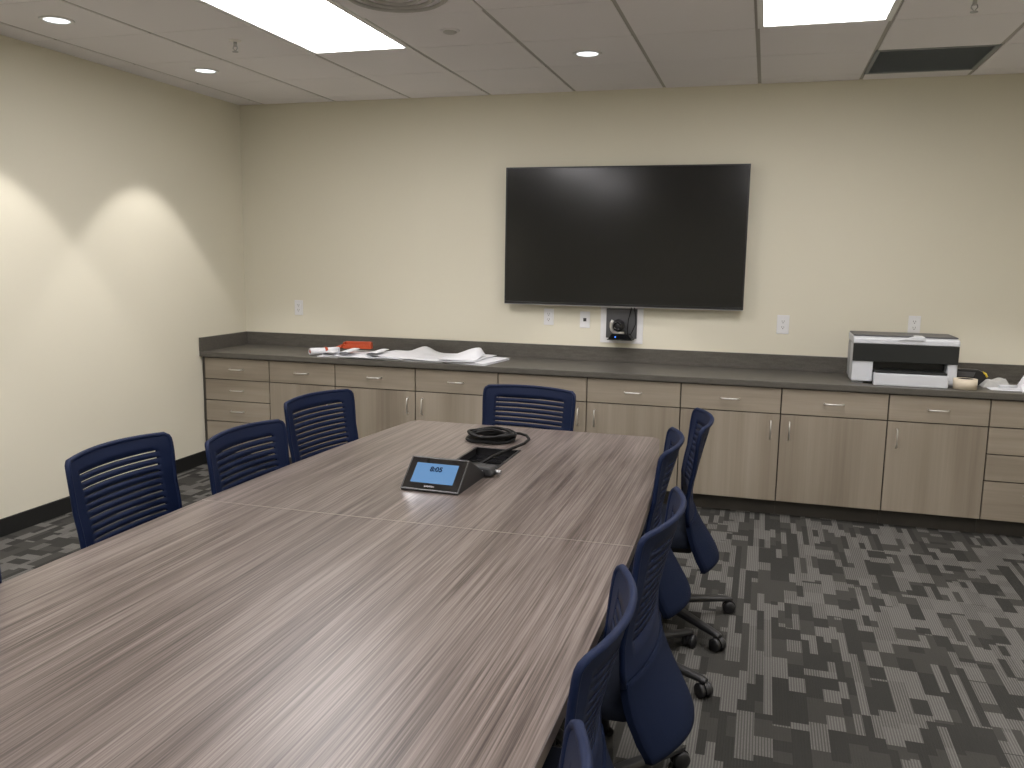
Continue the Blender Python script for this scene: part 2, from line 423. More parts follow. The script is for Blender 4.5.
# supply diffuser
x0, x1, y0, y1 = cell(*DIFF)
t = thing('supply_air_diffuser', 'grey round-louvred air diffuser at the top edge, right of the long light panel', 'air vent', ((x0+x1)/2, (y0+y1)/2, H))
h = T/2-0.002
obj('panel', bx((-h, -h, -0.001), (h, h, 0.012)), M['tile'], t, bevel=0.001)
for a in (0.235, 0.180, 0.125):
    obj('louvre_ring', lathe(bmesh.new(), [(a, -0.002), (a-0.022, -0.016), (a-0.026, -0.016), (a-0.030, -0.002), (a, -0.002)], n=48), M['diffuser'], t)
obj('core', lathe(bmesh.new(), [(0.0001, -0.014), (0.060, -0.014), (0.072, -0.0015), (0.0001, -0.0015)], n=40), M['diffuser'], t)

# sprinklers and detector
spr = None
for (x, y), lab in (((1.165, -1.767), 'small metal sprinkler head hanging from the ceiling left of the long light panel'), ((4.771, -1.68), 'small metal sprinkler head at the top right edge, near the black grille')):
    if spr is None:
        t = spr = thing('sprinkler_head', lab, 'sprinkler', (x, y, H), group='ceiling sprinklers')
        obj('escutcheon', lathe(bmesh.new(), [(0.0001, -0.008), (0.016, -0.008), (0.034, -0.001), (0.034, 0), (0.0001, 0)]), M['metal'], t)
        bm = bmesh.new(); cyl(bm, (0, 0, -0.03), 0.009, 0.024)
        tube(bm, [(-0.009, 0, -0.028), (-0.013, 0, -0.040), (0, 0, -0.056), (0.013, 0, -0.040), (0.009, 0, -0.028)], 0.003, 6)
        obj('body', bm, M['steel'], t)
        obj('deflector', lathe(bmesh.new(), [(0.0001, -0.060), (0.016, -0.060), (0.016, -0.057), (0.0001, -0.057)], n=16), M['steel'], t)
    else:
        t = copy_tree(spr); t.location = (x, y, H); t['label'] = lab
t = thing('smoke_detector', 'small flat white round detector cap on the ceiling right of the long light panel', 'detector', (2.37, -1.694, H))
obj('base', lathe(bmesh.new(), [(0.0001, -0.006), (0.045, -0.006), (0.05, -0.001), (0.05, 0), (0.0001, 0)]), M['tile'], t)
obj('cap', lathe(bmesh.new(), [(0.0001, -0.016), (0.025, -0.015), (0.034, -0.010), (0.034, -0.006), (0.0001, -0.006)]), M['diffuser'], t)

# ---------------------------------------------------------------- base cabinets
DIV = [0.030, 0.572, 1.100, 1.710, 2.304, 2.906, 3.504, 4.106, 4.708, 5.243, 5.775]
FY = -0.592      # door face plane
G = 0.0035
CB_TOP = 0.812; DR_TOP = 0.804; Z1, Z2, Z3, ZB = 0.648, 0.490, 0.333, 0.104
def pull(parent, x, z, vertical, L=0.11):
    bm = bmesh.new(); r = 0.0042; o = 0.026
    if vertical: pts = [(x, FY, z-L/2), (x, FY-o*0.75, z-L/2+0.004), (x, FY-o, z-L/2+0.014), (x, FY-o-0.002, z), (x, FY-o, z+L/2-0.014), (x, FY-o*0.75, z+L/2-0.004), (x, FY, z+L/2)]
    else: pts = [(x-L/2, FY, z), (x-L/2+0.004, FY-o*0.75, z), (x-L/2+0.014, FY-o, z), (x, FY-o-0.002, z), (x+L/2-0.014, FY-o, z), (x+L/2-0.004, FY-o*0.75, z), (x+L/2, FY, z)]
    tube(bm, pts, r, 10); return obj('handle', bm, M['metal'], parent)
def front(parent, name, x0, x1, z0, z1, mat):
    return obj(name, bx((x0, FY, z0), (x1, FY+0.019, z1)), mat, parent, bevel=0.0015)
kinds = ['drawers', 'R', 'R', 'L', 'R', 'L', 'R', 'L', 'L', 'drawers']
labs = ['taupe wood four-drawer base cabinet at the left end, against the left wall',
        'taupe wood base cabinet second from the left, narrow with one drawer over a door',
        'taupe wood base cabinet under the orange object and white drawings, third from the left',
        'taupe wood base cabinet under the right half of the white drawings',
        'taupe wood base cabinet behind the chair at the head of the table',
        'taupe wood base cabinet below the wall video camera, handle at its left edge',
        'taupe wood base cabinet directly behind the two farthest right-hand chairs',
        'taupe wood base cabinet left of and partly under the printer, handle at its left edge',
        'taupe wood base cabinet below the right half of the printer and the tape roll',
        'taupe wood base cabinet with stacked drawers at the right edge']
for i, k in enumerate(kinds):
    x0, x1 = DIV[i]+G, DIV[i+1]-G
    t = thing('base_cabinet', labs[i], 'cabinet', ((x0+x1)/2, FY/2, 0), group='base cabinets under the long counter')
    t.location = (0, 0, 0)
    xa = 0.002 if i == 0 else DIV[i]+0.0006; xb = RX-0.002 if i == 9 else DIV[i+1]-0.0006
    bm = bmesh.new(); box(bm, (xa, FY+0.020, 0.100), (xb, -0.002, CB_TOP-0.002)); obj('body', bm, M['carcass'], t)
    obj('toe_kick', bx((xa, FY+0.075, 0.0), (xb, FY+0.095, 0.0995)), M['toe'], t)
    if i == 0: obj('filler_strip', bx((0.004, FY+0.012, ZB), (DIV[0]-G, FY+0.0195, DR_TOP)), M['toe'], t)
    if i == 9: front(t, 'filler_strip', DIV[10]+G, RX-0.004, ZB, DR_TOP, M['door_wood'])
    xm = (x0+x1)/2
    d = front(t, 'drawer', x0, x1, Z1+G, DR_TOP, M['drawer_wood']); pull(d, xm, 0.728, False)
    if k == 'drawers':
        d = front(t, 'drawer', x0, x1, Z2+G, Z1-G, M['drawer_wood']); pull(d, xm, 0.572, False)
        d = front(t, 'drawer', x0, x1, Z3+G, Z2-G, M['drawer_wood']); pull(d, xm, 0.416, False)
        d = front(t, 'drawer', x0, x1, ZB, Z3-G, M['drawer_wood']); pull(d, xm, 0.26, False)
    else:
        d = front(t, 'door', x0, x1, ZB, Z1-G, M['door_wood'])
        pull(d, x1-0.050 if k == 'R' else x0+0.052, 0.548, True)

t = thing('countertop', 'long dark grey-brown laminate counter running the whole back wall on the base cabinets', 'countertop')
obj('worktop', bx((0.002, CY, CB_TOP), (RX-0.002, -0.002, ZC)), M['counter'], t, bevel=0.003)
bm = bmesh.new(); box(bm, (0.002, -0.021, ZC), (RX-0.002, -0.002, ZC+0.102)); obj('back_splash', bm, M['counter'], t, bevel=0.002)
obj('side_splash', bx((0.002, CY, ZC), (0.021, -0.0215, ZC+0.102)), M['counter'], t, bevel=0.002)

# ---------------------------------------------------------------- television and wall gear
TX0, TX1, TZ0, TZ1 = 2.186, 3.842, 1.243, 2.190
t = thing('television', 'large black flat-screen television mounted on the back wall', 'television', ((TX0+TX1)/2, 0, 0))
hw = (TX1-TX0)/2
obj('housing', bx((-hw+0.004, -0.074, TZ0+0.004), (hw-0.004, -0.045, TZ1-0.004)), M['bezel'], t, bevel=0.006)
bm = bmesh.new(); b_ = 0.010
for lo, hi in (((-hw, -0.082, TZ0), (hw, -0.072, TZ0+0.016)), ((-hw, -0.082, TZ1-b_), (hw, -0.072, TZ1)), ((-hw, -0.082, TZ0+0.016), (-hw+b_, -0.072, TZ1-b_)), ((hw-b_, -0.082, TZ0+0.016), (hw, -0.072, TZ1-b_))): box(bm, lo, hi)
obj('bezel', bm, M['bezel'], t, bevel=0.001)
obj('screen', bx((-hw+b_, -0.079, TZ0+0.016), (hw-b_, -0.0745, TZ1-b_)), M['screen'], t)
obj('bottom_trim', bx((-hw+0.003, -0.085, TZ0-0.005), (hw-0.003, -0.070, TZ0)), M['steel'], t)
obj('wall_bracket', bx((-0.35, -0.0445, 1.5), (0.35, -0.001, 1.95)), M['black'], t)

def outlet(x, z, lab, kind='duplex', W=0.072, Hh=0.116):
    t = thing('wall_plate', lab, 'wall plate', (x, 0, z), group='small wall plates above the counter')
    o = obj('plate', bx((-W/2, -0.006, -Hh/2), (W/2, -0.0005, Hh/2)), M['plate'], t, bevel=0.002)
    if kind == 'duplex':
        for s in (-1, 1):
            bm = bmesh.new()
            n = 20; pts = []
            for k in range(n):
                a = 2*PI*k/n; pts.append((0.0175*math.cos(a), max(-0.0135, min(0.0135, 0.0175*math.sin(a)))+s*0.0195))
            prism(bm, pts, -0.0085, -0.0062, 'y'); r = obj('receptacle', bm, M['white_metal'], t)
            bm = bmesh.new(); box(bm, (-0.008, -0.0089, s*0.0195-0.002), (-0.0055, -0.0085, s*0.0195+0.008)); box(bm, (0.0055, -0.0089, s*0.0195-0.002), (0.008, -0.0085, s*0.0195+0.008))
            cyl(bm, (0, -0.0089, s*0.0195-0.008), 0.003, 0.0004, 'y', 10)
            obj('slots', bm, M['slot'], r)
    else:
        obj('jack', bx((-0.011, -0.0088, -0.012), (0.011, -0.0062, 0.012)), M['slot'], t, bevel=0.001)
outlet(0.479, 1.155, 'small white outlet plate on the back wall above the left end of the counter')
outlet(2.497, 1.150, 'small white outlet plate below the left part of the television')
outlet(2.761, 1.138, 'small white plate with a dark jack, just left of the wall video camera', 'jack', 0.072, 0.116)
outlet(4.101, 1.152, 'small white outlet plate between the television and the printer', W=0.078, Hh=0.125)
outlet(4.900, 1.178, 'small white outlet plate partly hidden above the printer')

t = thing('conduit_plate', 'large white square wall plate behind the video camera, under the television', 'wall plate', (3.024, 0, 1.104))
obj('plate', bx((-0.150, -0.006, -0.122), (0.150, -0.0005, 0.128)), M['plate'], t, bevel=0.002)
t = thing('video_camera', 'black conference camera with silver arm and blue light, on a wall shelf under the television', 'camera', (3.024, 0, 0))
obj('bracket_panel', bx((-0.108, -0.016, 1.018), (0.108, -0.0065, 1.225)), M['grey_panel'], t, bevel=0.002)
obj('shelf', bx((-0.080, -0.125, 1.012), (0.094, -0.0065, 1.0175)), M['black'], t, bevel=0.002)
bm = bmesh.new(); prism(bm, [(-0.072, 1.018), (0.088, 1.018), (0.088, 1.026), (0.066, 1.056), (-0.052, 1.056), (-0.072, 1.026)], -0.118, -0.030, 'y')
bd = obj('base', bm, M['black_gloss'], t, bevel=0.003)
obj('indicator_light', lathe(bmesh.new(), [(0.0001, -0.1195), (0.005, -0.1195), (0.005, -0.1175), (0.0001, -0.1175)], (-0.024, 0, 1.034), 12, 'y'), M['led'], bd)
bm = bmesh.new(); pts = []
for k in range(13):
    a = math.radians(175 + 120*k/12)
    pts.append((-0.012+0.047*math.cos(a), -0.078, 1.112+0.047*math.sin(a)))
pts = [(-0.050, -0.078, 1.146), (-0.060, -0.078, 1.128)] + [(-0.060, -0.078, 1.100), (-0.054, -0.078, 1.078), (-0.042, -0.078, 1.064), (-0.02, -0.078, 1.060), (0.03, -0.078, 1.060)]
tube(bm, pts, [0.009]*6+[0.007], 10, flat=1.3); obj('silver_arm', bm, M['metal'], t)
bm = bmesh.new(); bmesh.ops.create_uvsphere(bm, u_segments=32, v_segments=20, radius=0.044, matrix=Matrix.Translation((-0.008, -0.078, 1.112)))
hd = obj('camera_head', bm, M['black'], t, smooth=True)
obj('lens_ring', lathe(bmesh.new(), [(0.0001, -0.112), (0.018, -0.112), (0.020, -0.124), (0.030, -0.126), (0.034, -0.118), (0.034, -0.098)], (-0.012, 0, 1.110), 32, 'y'), M['black_gloss'], hd)
bm = bmesh.new(); tube(bm, [(0.052, -0.03, 1.030), (0.048, -0.05, 1.08), (0.052, -0.045, 1.15), (0.062, -0.03, 1.20), (0.068, -0.02, 1.236)], 0.0035, 8)
tag(obj('camera_cable', bm, M['rubber']), 'thin black cable rising straight from the wall video camera, the left of its two', 'cable', 'cables beside the wall video camera').location = (3.024, 0, 0)
bm = bmesh.new(); tube(bm, [(0.060, -0.03, 1.030), (0.082, -0.05, 1.07), (0.102, -0.045, 1.12), (0.100, -0.03, 1.17), (0.088, -0.02, 1.236)], 0.0035, 8)
tag(obj('camera_cable', bm, M['rubber']), 'thin black cable bowing out right of the wall video camera', 'cable', 'cables beside the wall video camera').location = (3.024, 0, 0)

# ---------------------------------------------------------------- printer and small things at the right
t = thing('printer', 'white and black inkjet printer standing on the right of the counter', 'printer', (4.79, -0.33, ZC))
# local frame: x -0.29..0.29 , y -0.15..0.17
bm = bmesh.new(); prism(bm, [(-0.288, 0.012), (-0.288, 0.238), (0.288, 0.238), (0.288, 0.012), (0.235, 0.012), (0.235, 0.134), (-0.170, 0.134), (-0.170, 0.012)], -0.145, 0.02, 'y')
obj('front_body', bm, M['prn_white'], t, bevel=0.006)
obj('rear_body', bx((-0.288, 0.0205, 0.012), (0.288, 0.170, 0.238)), M['prn_grey'], t, bevel=0.010)
obj('tray_cavity', bx((-0.1695, -0.05, 0.012), (0.2345, 0.020, 0.1335)), M['prn_black'], t)
bm = bmesh.new(); prism(bm, [(-0.2885, 0.134), (0.2885, 0.134), (0.2885, 0.240), (-0.2885, 0.240)], -0.153, -0.1455, 'y')
obj('front_panel', bm, M['prn_black'], t, bevel=0.003)
bm = bmesh.new(); box(bm, (-0.168, -0.212, 0.0), (0.233, -0.150, 0.072)); box(bm, (-0.160, -0.1495, 0.010), (0.225, -0.052, 0.060)); obj('paper_tray', bm, M['prn_white'], t, bevel=0.005)
obj('tray_flap', bx((-0.162, -0.195, 0.0725), (0.228, -0.06, 0.086)), M['prn_black'], t, bevel=0.003)
for fx in (-0.25, 0.25): obj('foot', bx((fx-0.03, -0.13, 0), (fx+0.03, 0.15, 0.0118)), M['prn_grey'], t)
bm = bmesh.new(); prism(bm, [(-0.152, 0.2405), (-0.152, 0.270), (-0.120, 0.280), (0.172, 0.282), (0.172, 0.2405)], -0.290, 0.290, 'x')
lid = obj('scanner_lid', bm, M['prn_white'], t, bevel=0.005)
bm = bmesh.new(); box(bm, (-0.286, -0.115, 0.2825), (0.286, 0.170, 0.290)); obj('document_cover', bm, M['grey_panel'], lid, bevel=0.005)
bm = bmesh.new(); prism(bm, [(-0.045, 0.268), (0.10, 0.268), (0.10, 0.291), (0.06, 0.293)], -0.160, -0.06, 'y'); obj('lid_grip', bm, M['prn_white'], lid, bevel=0.003)

def tape_roll(name, x, y, r, ri, h, mat, lab):
    t = thing(name, lab, 'tape roll', (x, y, ZC))
    obj('tape', lathe(bmesh.new(), [(ri+0.004, 0), (r, 0.001), (r, h-0.001), (ri+0.004, h), (ri+0.004, 0)], n=40), mat, t)
    obj('core', lathe(bmesh.new(), [(ri, 0), (ri+0.0036, 0), (ri+0.0036, h), (ri, h), (ri, 0)], n=40), M['carcass'], t)
tape_roll('masking_tape_roll', 5.118, -0.505, 0.064, 0.038, 0.061, M['tape'], 'cream roll of masking tape lying flat beside the printer')
t = thing('tape_dispenser', 'dark handheld dispenser with a yellow tip behind the masking tape roll', 'tape dispenser', (5.165, -0.28, ZC))
bm = bmesh.new(); prism(bm, [(-0.115, 0.0), (0.09, 0.0), (0.115, 0.035), (0.10, 0.075), (0.06, 0.092), (-0.07, 0.095), (-0.115, 0.06)], -0.03, 0.03, 'y'); obj('body', bm, M['black'], t, bevel=0.006)
bm = bmesh.new(); prism(bm, [(-0.075, 0.05), (0.035, 0.05), (0.045, 0.078), (-0.075, 0.08)], -0.034, -0.0305, 'y'); obj('grip', bm, M['grey_panel'], t, bevel=0.002)
bm = bmesh.new(); tube(bm, [(0.085, -0.02, 0.078), (0.100, -0.032, 0.070), (0.108, -0.038, 0.052)], 0.006, 10); obj('yellow_tip', bm, M['yellow'], t)

def sheet(name, x0, x1, y0, y1, hf, th=0.0012, nx=30, ny=16, skew=0.0, mat=None, parent=None, mw=None):
    bm = bmesh.new(); top = []; bot = []
    for i in range(nx+1):
        ra, rb = [], []
        for j in range(ny+1):
            u, v = i/nx, j/ny
            p = hf(u, v)
            if isinstance(p, (int, float)): p = (0, 0, p)
            P = Vector((x0+(x1-x0)*u+skew*v+p[0], y0+(y1-y0)*v+p[1], p[2]))
            if mw is not None: P = mw @ P
            ra.append(bm.verts.new(P+Vector((0, 0, th)))); rb.append(bm.verts.new(P))
        top.append(ra); bot.append(rb)
    for i in range(nx):
        for j in range(ny):
            bm.faces.new((top[i][j], top[i+1][j], top[i+1][j+1], top[i][j+1])).smooth = True
            bm.faces.new((bot[i][j], bot[i][j+1], bot[i+1][j+1], bot[i+1][j])).smooth = True
    for i in range(nx):
        bm.faces.new((top[i][0], bot[i][0], bot[i+1][0], top[i+1][0])); bm.faces.new((top[i][ny], top[i+1][ny], bot[i+1][ny], bot[i][ny]))
    for j in range(ny):
        bm.faces.new((top[0][j], top[0][j+1], bot[0][j+1], bot[0][j])); bm.faces.new((top[nx][j], bot[nx][j], bot[nx][j+1], top[nx][j+1]))
    return obj(name, bm, mat or M['paper'], parent)

Zp = ZC
# crumpled cloth, loose sheets at the right end
def crump(u, v):
    e = min(u, 1-u, v, 1-v)
    return Zp+0.001+min(1, e*5)*(0.040+0.007*math.sin(9*u+3*v)+0.005*math.sin(17*v-5*u))
tag(sheet('crumpled_tissue', 5.235, 5.395, -0.40, -0.27, crump, 0.001, 24, 20, mat=M['grey_tissue']), 'crumpled greyish paper on the counter right of the masking tape', 'paper')
tag(sheet('loose_sheet', 5.255, 5.46, -0.50, -0.38, lambda u, v: Zp+0.001+0.010*u*v, 0.001, 14, 10), 'thin white sheet lying flat in front of the crumpled paper', 'paper')
bm = bmesh.new(); tube(bm, [(5.30, -0.47, Zp+0.021), (5.40, -0.452, Zp+0.023)], 0.009, 14); tag(obj('marker_pen', bm, M['prn_white']), 'short white marker on the thin sheet beside the crumpled paper', 'marker')
t = thing('printed_receipt', 'white printed slip at the right end of the counter, cut off by the picture edge', 'paper', (0, 0, 0))
rs = sheet('slip', 5.40, 5.60, -0.57, -0.44, lambda u, v: Zp+0.004+0.030*v*v+0.006*math.sin(6*u), 0.001, 16, 12, 0.02, parent=t)
bm = bmesh.new()
for k in range(5): box(bm, (5.425, -0.56+0.016*k, Zp+0.006+0.030*(0.08+0.12*k)**2+0.004), (5.50+0.012*(k % 3), -0.5575+0.016*k, Zp+0.0085+0.030*(0.08+0.12*k)**2+0.004))
tag(sheet('crumpled_wrapper', 5.43, 5.60, -0.40, -0.30, lambda u, v: Zp+0.001+min(1, min(u, 1-u, v, 1-v)*5)*(0.060+0.008*math.sin(11*u)+0.01*math.cos(9*v)), 0.001, 20, 16), 'upright crumpled white wrapper behind the printed slip at the right edge', 'paper')
bm.free()

# ---------------------------------------------------------------- drawings on the counter, left
def sstep(a, b, x):
    t_ = max(0, min(1, (x-a)/(b-a))); return t_*t_*(3-2*t_)
# stack of flat sheets at the right
t = thing('drawing_stack', 'flat stack of large white sheets at the right end of the spread drawings', 'paper stack', (0, 0, 0))
mw = Matrix.Translation((2.02, -0.37, 0)) @ Matrix.Rotation(math.radians(-8), 4, 'Z')
bm = bmesh.new()
for k in range(7):
    o_ = random.uniform(-0.006, 0.006); p_ = random.uniform(-0.006, 0.006)
    box(bm, (-0.24+o_, -0.19+p_, Zp+0.0005+k*0.0022), (0.225+o_, 0.19+p_, Zp+0.0021+k*0.0022), 0, mw)
obj('sheets', bm, M['paper'], t)
# large spread sheet
def hbig(u, v):
    z = Zp+0.018+0.004*math.sin(7*u+2*v)
    z += 0.045*math.exp(-((u-0.30)/0.10)**2)*sstep(0.35, 1.0, v)
    z += 0.012*math.exp(-((u-0.05)/0.10)**2)*(1-v)
    return z
tag(sheet('drawing_sheet', 1.34, 2.13, -0.585, -0.13, hbig, 0.002, 48, 20, 0.02), 'large white drawing sheet spread flat in the middle of the counter papers', 'paper')
def hbase(u, v): return Zp+0.001+0.008*math.sin(PI*u)*math.sin(PI*v)
tag(sheet('under_sheet', 0.95, 1.90, -0.57, -0.12, hbase, 0.006, 40, 14, 0.03), 'white drawing sheet lying flat underneath the curled sheets and orange object', 'paper')
# folded corner sheet with raised tip
def hfold(u, v):
    return Zp+0.026+0.060*sstep(0.0, 0.85, u)*sstep(0.15, 0.9, v)*(1-sstep(0.86, 1.0, u)*0.7)
tag(sheet('folded_sheet', 1.86, 2.13, -0.57, -0.28, hfold, 0.0015, 26, 16, -0.02), 'white sheet folded up to a raised tip near the right end of the spread drawings', 'paper')
# curled sheets at the left
def curl(name, x0, x1, y0, y1, r, lab, turns=0.62, skew=0.0, lift=0.0):
    bm = bmesh.new(); prof = []
    n = 26
    for i in range(n+1):
        a = turns*2*PI*i/n
        prof.append((x0+0.055-0.055*math.sin(a), r-r*math.cos(a)))
    prof = prof[::-1]
    tail = [(x0+0.055+(x1-x0-0.055)*k/12, 0.004*math.sin(PI*k/12)) for k in range(1, 13)]
    prof = prof+tail
    th = 0.0015; R0 = []
    for s_, yy in enumerate([y0+(y1-y0)*k/8 for k in range(9)]):
        R0.append([bm.verts.new((px+skew*s_/8, yy+0.0, Zp+lift+0.001+pz)) for px, pz in prof])
    R1 = [[bm.verts.new(v.co+Vector((0, 0, th))) for v in r_] for r_ in R0]
    m = len(prof)
    for a in range(8):
        for b in range(m-1):
            bm.faces.new((R0[a][b], R0[a][b+1], R0[a+1][b+1], R0[a+1][b])).smooth = True
            bm.faces.new((R1[a][b], R1[a+1][b], R1[a+1][b+1], R1[a][b+1])).smooth = True
    for b in range(m-1):
        bm.faces.new((R0[0][b], R1[0][b], R1[0][b+1], R0[0][b+1])); bm.faces.new((R0[8][b], R0[8][b+1], R1[8][b+1], R1[8][b]))
    return tag(obj(name, bm, M['paper']), lab, 'paper')
curl('curled_sheet', 0.99, 1.16, -0.575, -0.40, 0.014, 'white sheet with a curled left edge between the rolled drawing and the orange object', 0.62, -0.05, 0.008)
curl('curled_sheet', 1.125, 1.38, -0.603, -0.34, 0.019, 'white sheet curled at its left edge in front of the orange object', 0.60, -0.04, 0.010)
curl('curled_sheet', 1.345, 1.62, -0.605, -0.34, 0.019, 'white sheet curled at its left edge, right of and in front of the orange object', 0.60, -0.03, 0.014)
# rolled drawing
t = thing('rolled_drawing', 'white rolled drawing with an orange-red band at the left end of the papers', 'paper roll', (0.93, -0.43, Zp), math.radians(-40))
bm = bmesh.new(); pr = []
for i in range(56):
    a = 2*PI*2.2*i/55; r = 0.017+0.010*i/55; pr.append((r*math.cos(a), 0.0275+r*math.sin(a)))
A = [[bm.verts.new((px, yy, pz)) for px, pz in pr] for yy in (-0.11, -0.04, 0.04, 0.11)]
B = [[bm.verts.new((px*0.955, yy, 0.0275+(pz-0.0275)*0.955)) for px, pz in pr] for yy in (-0.11, -0.04, 0.04, 0.11)]
for i in range(3):
    for k in range(55):
        bm.faces.new((A[i][k], A[i][k+1], A[i+1][k+1], A[i+1][k])).smooth = True
        bm.faces.new((B[i][k], B[i+1][k], B[i+1][k+1], B[i][k+1])).smooth = True
for k in range(55): bm.faces.new((A[0][k], B[0][k], B[0][k+1], A[0][k+1])); bm.faces.new((A[3][k], A[3][k+1], B[3][k+1], B[3][k]))
obj('paper', bm, M['paper'], t)
obj('orange_band', lathe(bmesh.new(), [(0.0276, -0.02), (0.0290, -0.02), (0.0290, 0.0), (0.0276, 0.0), (0.0276, -0.02)], (0, 0.02, 0.0275), 28, 'y'), M['orange'], t)
obj('orange_core', lathe(bmesh.new(), [(0.0001, -0.108), (0.013, -0.108), (0.013, 0.10), (0.0001, 0.10)], (0, 0, 0.0275), 20, 'y'), M['orange'], t)
# orange object: long flat box with an open channel
t = thing('orange_case', 'orange-red elongated plastic case resting on the drawings', 'case', (1.105, -0.24, Zp+0.034), math.radians(12))
bm = bmesh.new()
prism(bm, [(-0.028, 0), (0.028, 0), (0.034, 0.050), (0.024, 0.050), (0.020, 0.010), (-0.020, 0.010), (-0.020, 0.030), (-0.028, 0.030)], -0.100, 0.095, 'x')
obj('body', bm, M['orange'], t, bevel=0.003)
for s_ in (-0.106, 0.0955):
    obj('end_cap', bx((s_, -0.028, 0.001), (s_+0.008, 0.028, 0.048)), M['orange'], t, bevel=0.002)
bm = bmesh.new(); tube(bm, [(-0.107, 0, 0.02), (-0.14, -0.01, 0.010), (-0.165, -0.015, 0.004)], [0.014, 0.012, 0.006], 10); obj('spout', bm, M['orange'], t)
t2 = None

# ---------------------------------------------------------------- conference table
TYN, TYF = -6.68, -1.985
TC = 2.915; TOPZ = 0.74; TH = 0.032
def half_w(y):
    s = (y-(TYN+TYF)/2)/((TYF-TYN)/2)
    hw_ = 0.740-0.120*max(0, s)**2.6-0.120*max(0, -s)**2.6
    for ye in (TYF, TYN):
        d = abs(y-ye)
        if d < 0.05: hw_ -= 0.05-math.sqrt(max(0, 0.05**2-(0.05-d)**2))
    return hw_
HX0, HX1, HY0, HY1 = 2.790, 3.000, -2.855, -2.475
SE = [TYF, -3.560, -5.105, TYN]
t = thing('conference_table', 'long boat-shaped conference table with grey-brown streaked wood laminate top', 'table', (0, 0, 0))
for k in range(3):
    ya, yb = SE[k]-(0 if k == 0 else 0.0015), SE[k+1]+(0 if k == 2 else 0.0015)
    st = {ya, yb}
    n = 14
    for i in range(n+1): st.add(ya+(yb-ya)*i/n)
    if k == 0: st |= {TYF-d for d in (0.001, 0.004, 0.010, 0.02, 0.035, 0.05)} | {HY0, HY1}
    if k == 2: st |= {TYN+d for d in (0.001, 0.004, 0.010, 0.02, 0.035, 0.05)}
    st = sorted(st)
    bm = bmesh.new(); rows = []
    for y in st:
        hw_ = half_w(y); rows.append([bm.verts.new((x, y, TOPZ)) for x in (TC-hw_, HX0, HX1, TC+hw_)])
    fs = []
    for i in range(len(st)-1):
        for j in range(3):
            ym = (st[i]+st[i+1])/2
            if k == 0 and j == 1 and HY0 < ym < HY1: continue
            fs.append(bm.faces.new((rows[i][j], rows[i][j+1], rows[i+1][j+1], rows[i+1][j])))
    ret = bmesh.ops.extrude_face_region(bm, geom=fs)
    vv = [g for g in ret['geom'] if isinstance(g, bmesh.types.BMVert)]
    bmesh.ops.translate(bm, verts=vv, vec=(0, 0, -TH))
    bmesh.ops.recalc_face_normals(bm, faces=bm.faces[:])
    for f in bm.faces: f.material_index = 0 if abs(f.normal.z) > 0.5 else 1
    o = obj('tabletop', bm, None, t, mats=[M['table'], M['edge']], bevel=0.0015)
for y in SE[1:3]:
    hw_ = half_w(y); obj('seam_strip', bx((TC-hw_+0.002, y-0.0012, TOPZ-0.02), (TC+hw_-0.002, y+0.0014, TOPZ+0.0003)), M['seam'], t)
# pedestals and beam below
for yy in (-2.75, -4.33, -5.9):
    bm = bmesh.new(); box(bm, (2.66, yy-0.22, 0.03), (3.17, yy+0.22, TOPZ-TH-0.001)); pd = obj('pedestal', bm, M['black'], t, bevel=0.01)
    obj('foot_plate', bx((2.58, yy-0.28, 0.0), (3.25, yy+0.28, 0.0295)), M['black'], pd, bevel=0.005)
# cable hatch
hh = bmesh.new()
fr = 0.012
for lo, hi in (((HX0+0.001, HY0+0.001, TOPZ-0.004), (HX0+fr, HY1-0.001, TOPZ+0.002)), ((HX1-fr, HY0+0.001, TOPZ-0.004), (HX1-0.001, HY1-0.001, TOPZ+0.002)), ((HX0+fr, HY0+0.001, TOPZ-0.004), (HX1-fr, HY0+fr, TOPZ+0.002)), ((HX0+fr, HY1-fr, TOPZ-0.004), (HX1-fr, HY1-0.001, TOPZ+0.002))): box(hh, lo, hi)
hatch = obj('cable_hatch', hh, M['black'], t, bevel=0.001)
hb = bmesh.new()
for lo, hi in (((HX0+0.002, HY0+0.002, TOPZ-0.085), (HX1-0.002, HY1-0.002, TOPZ-0.080)), ((HX0+0.002, HY0+0.002, TOPZ-0.080), (HX0+0.006, HY1-0.002, TOPZ-0.005)), ((HX1-0.006, HY0+0.002, TOPZ-0.080), (HX1-0.002, HY1-0.002, TOPZ-0.005)), ((HX0+0.006, HY0+0.002, TOPZ-0.080), (HX1-0.006, HY0+0.006, TOPZ-0.005)), ((HX0+0.006, HY1-0.006, TOPZ-0.080), (HX1-0.006, HY1-0.002, TOPZ-0.005))): box(hb, lo, hi)
obj('hatch_well', hb, M['black'], hatch)
obj('socket_bar', bx((HX0+0.03, HY0+0.15, TOPZ-0.0795), (HX1-0.02, HY0+0.23, TOPZ-0.045)), M['grey_panel'], hatch, bevel=0.003)
obj('hatch_flap', bx((HX0+0.012, HY1-0.14, TOPZ-0.030), (HX1-0.012, HY1-0.02, TOPZ-0.026)), M['black_gloss'], hatch, bevel=0.001)

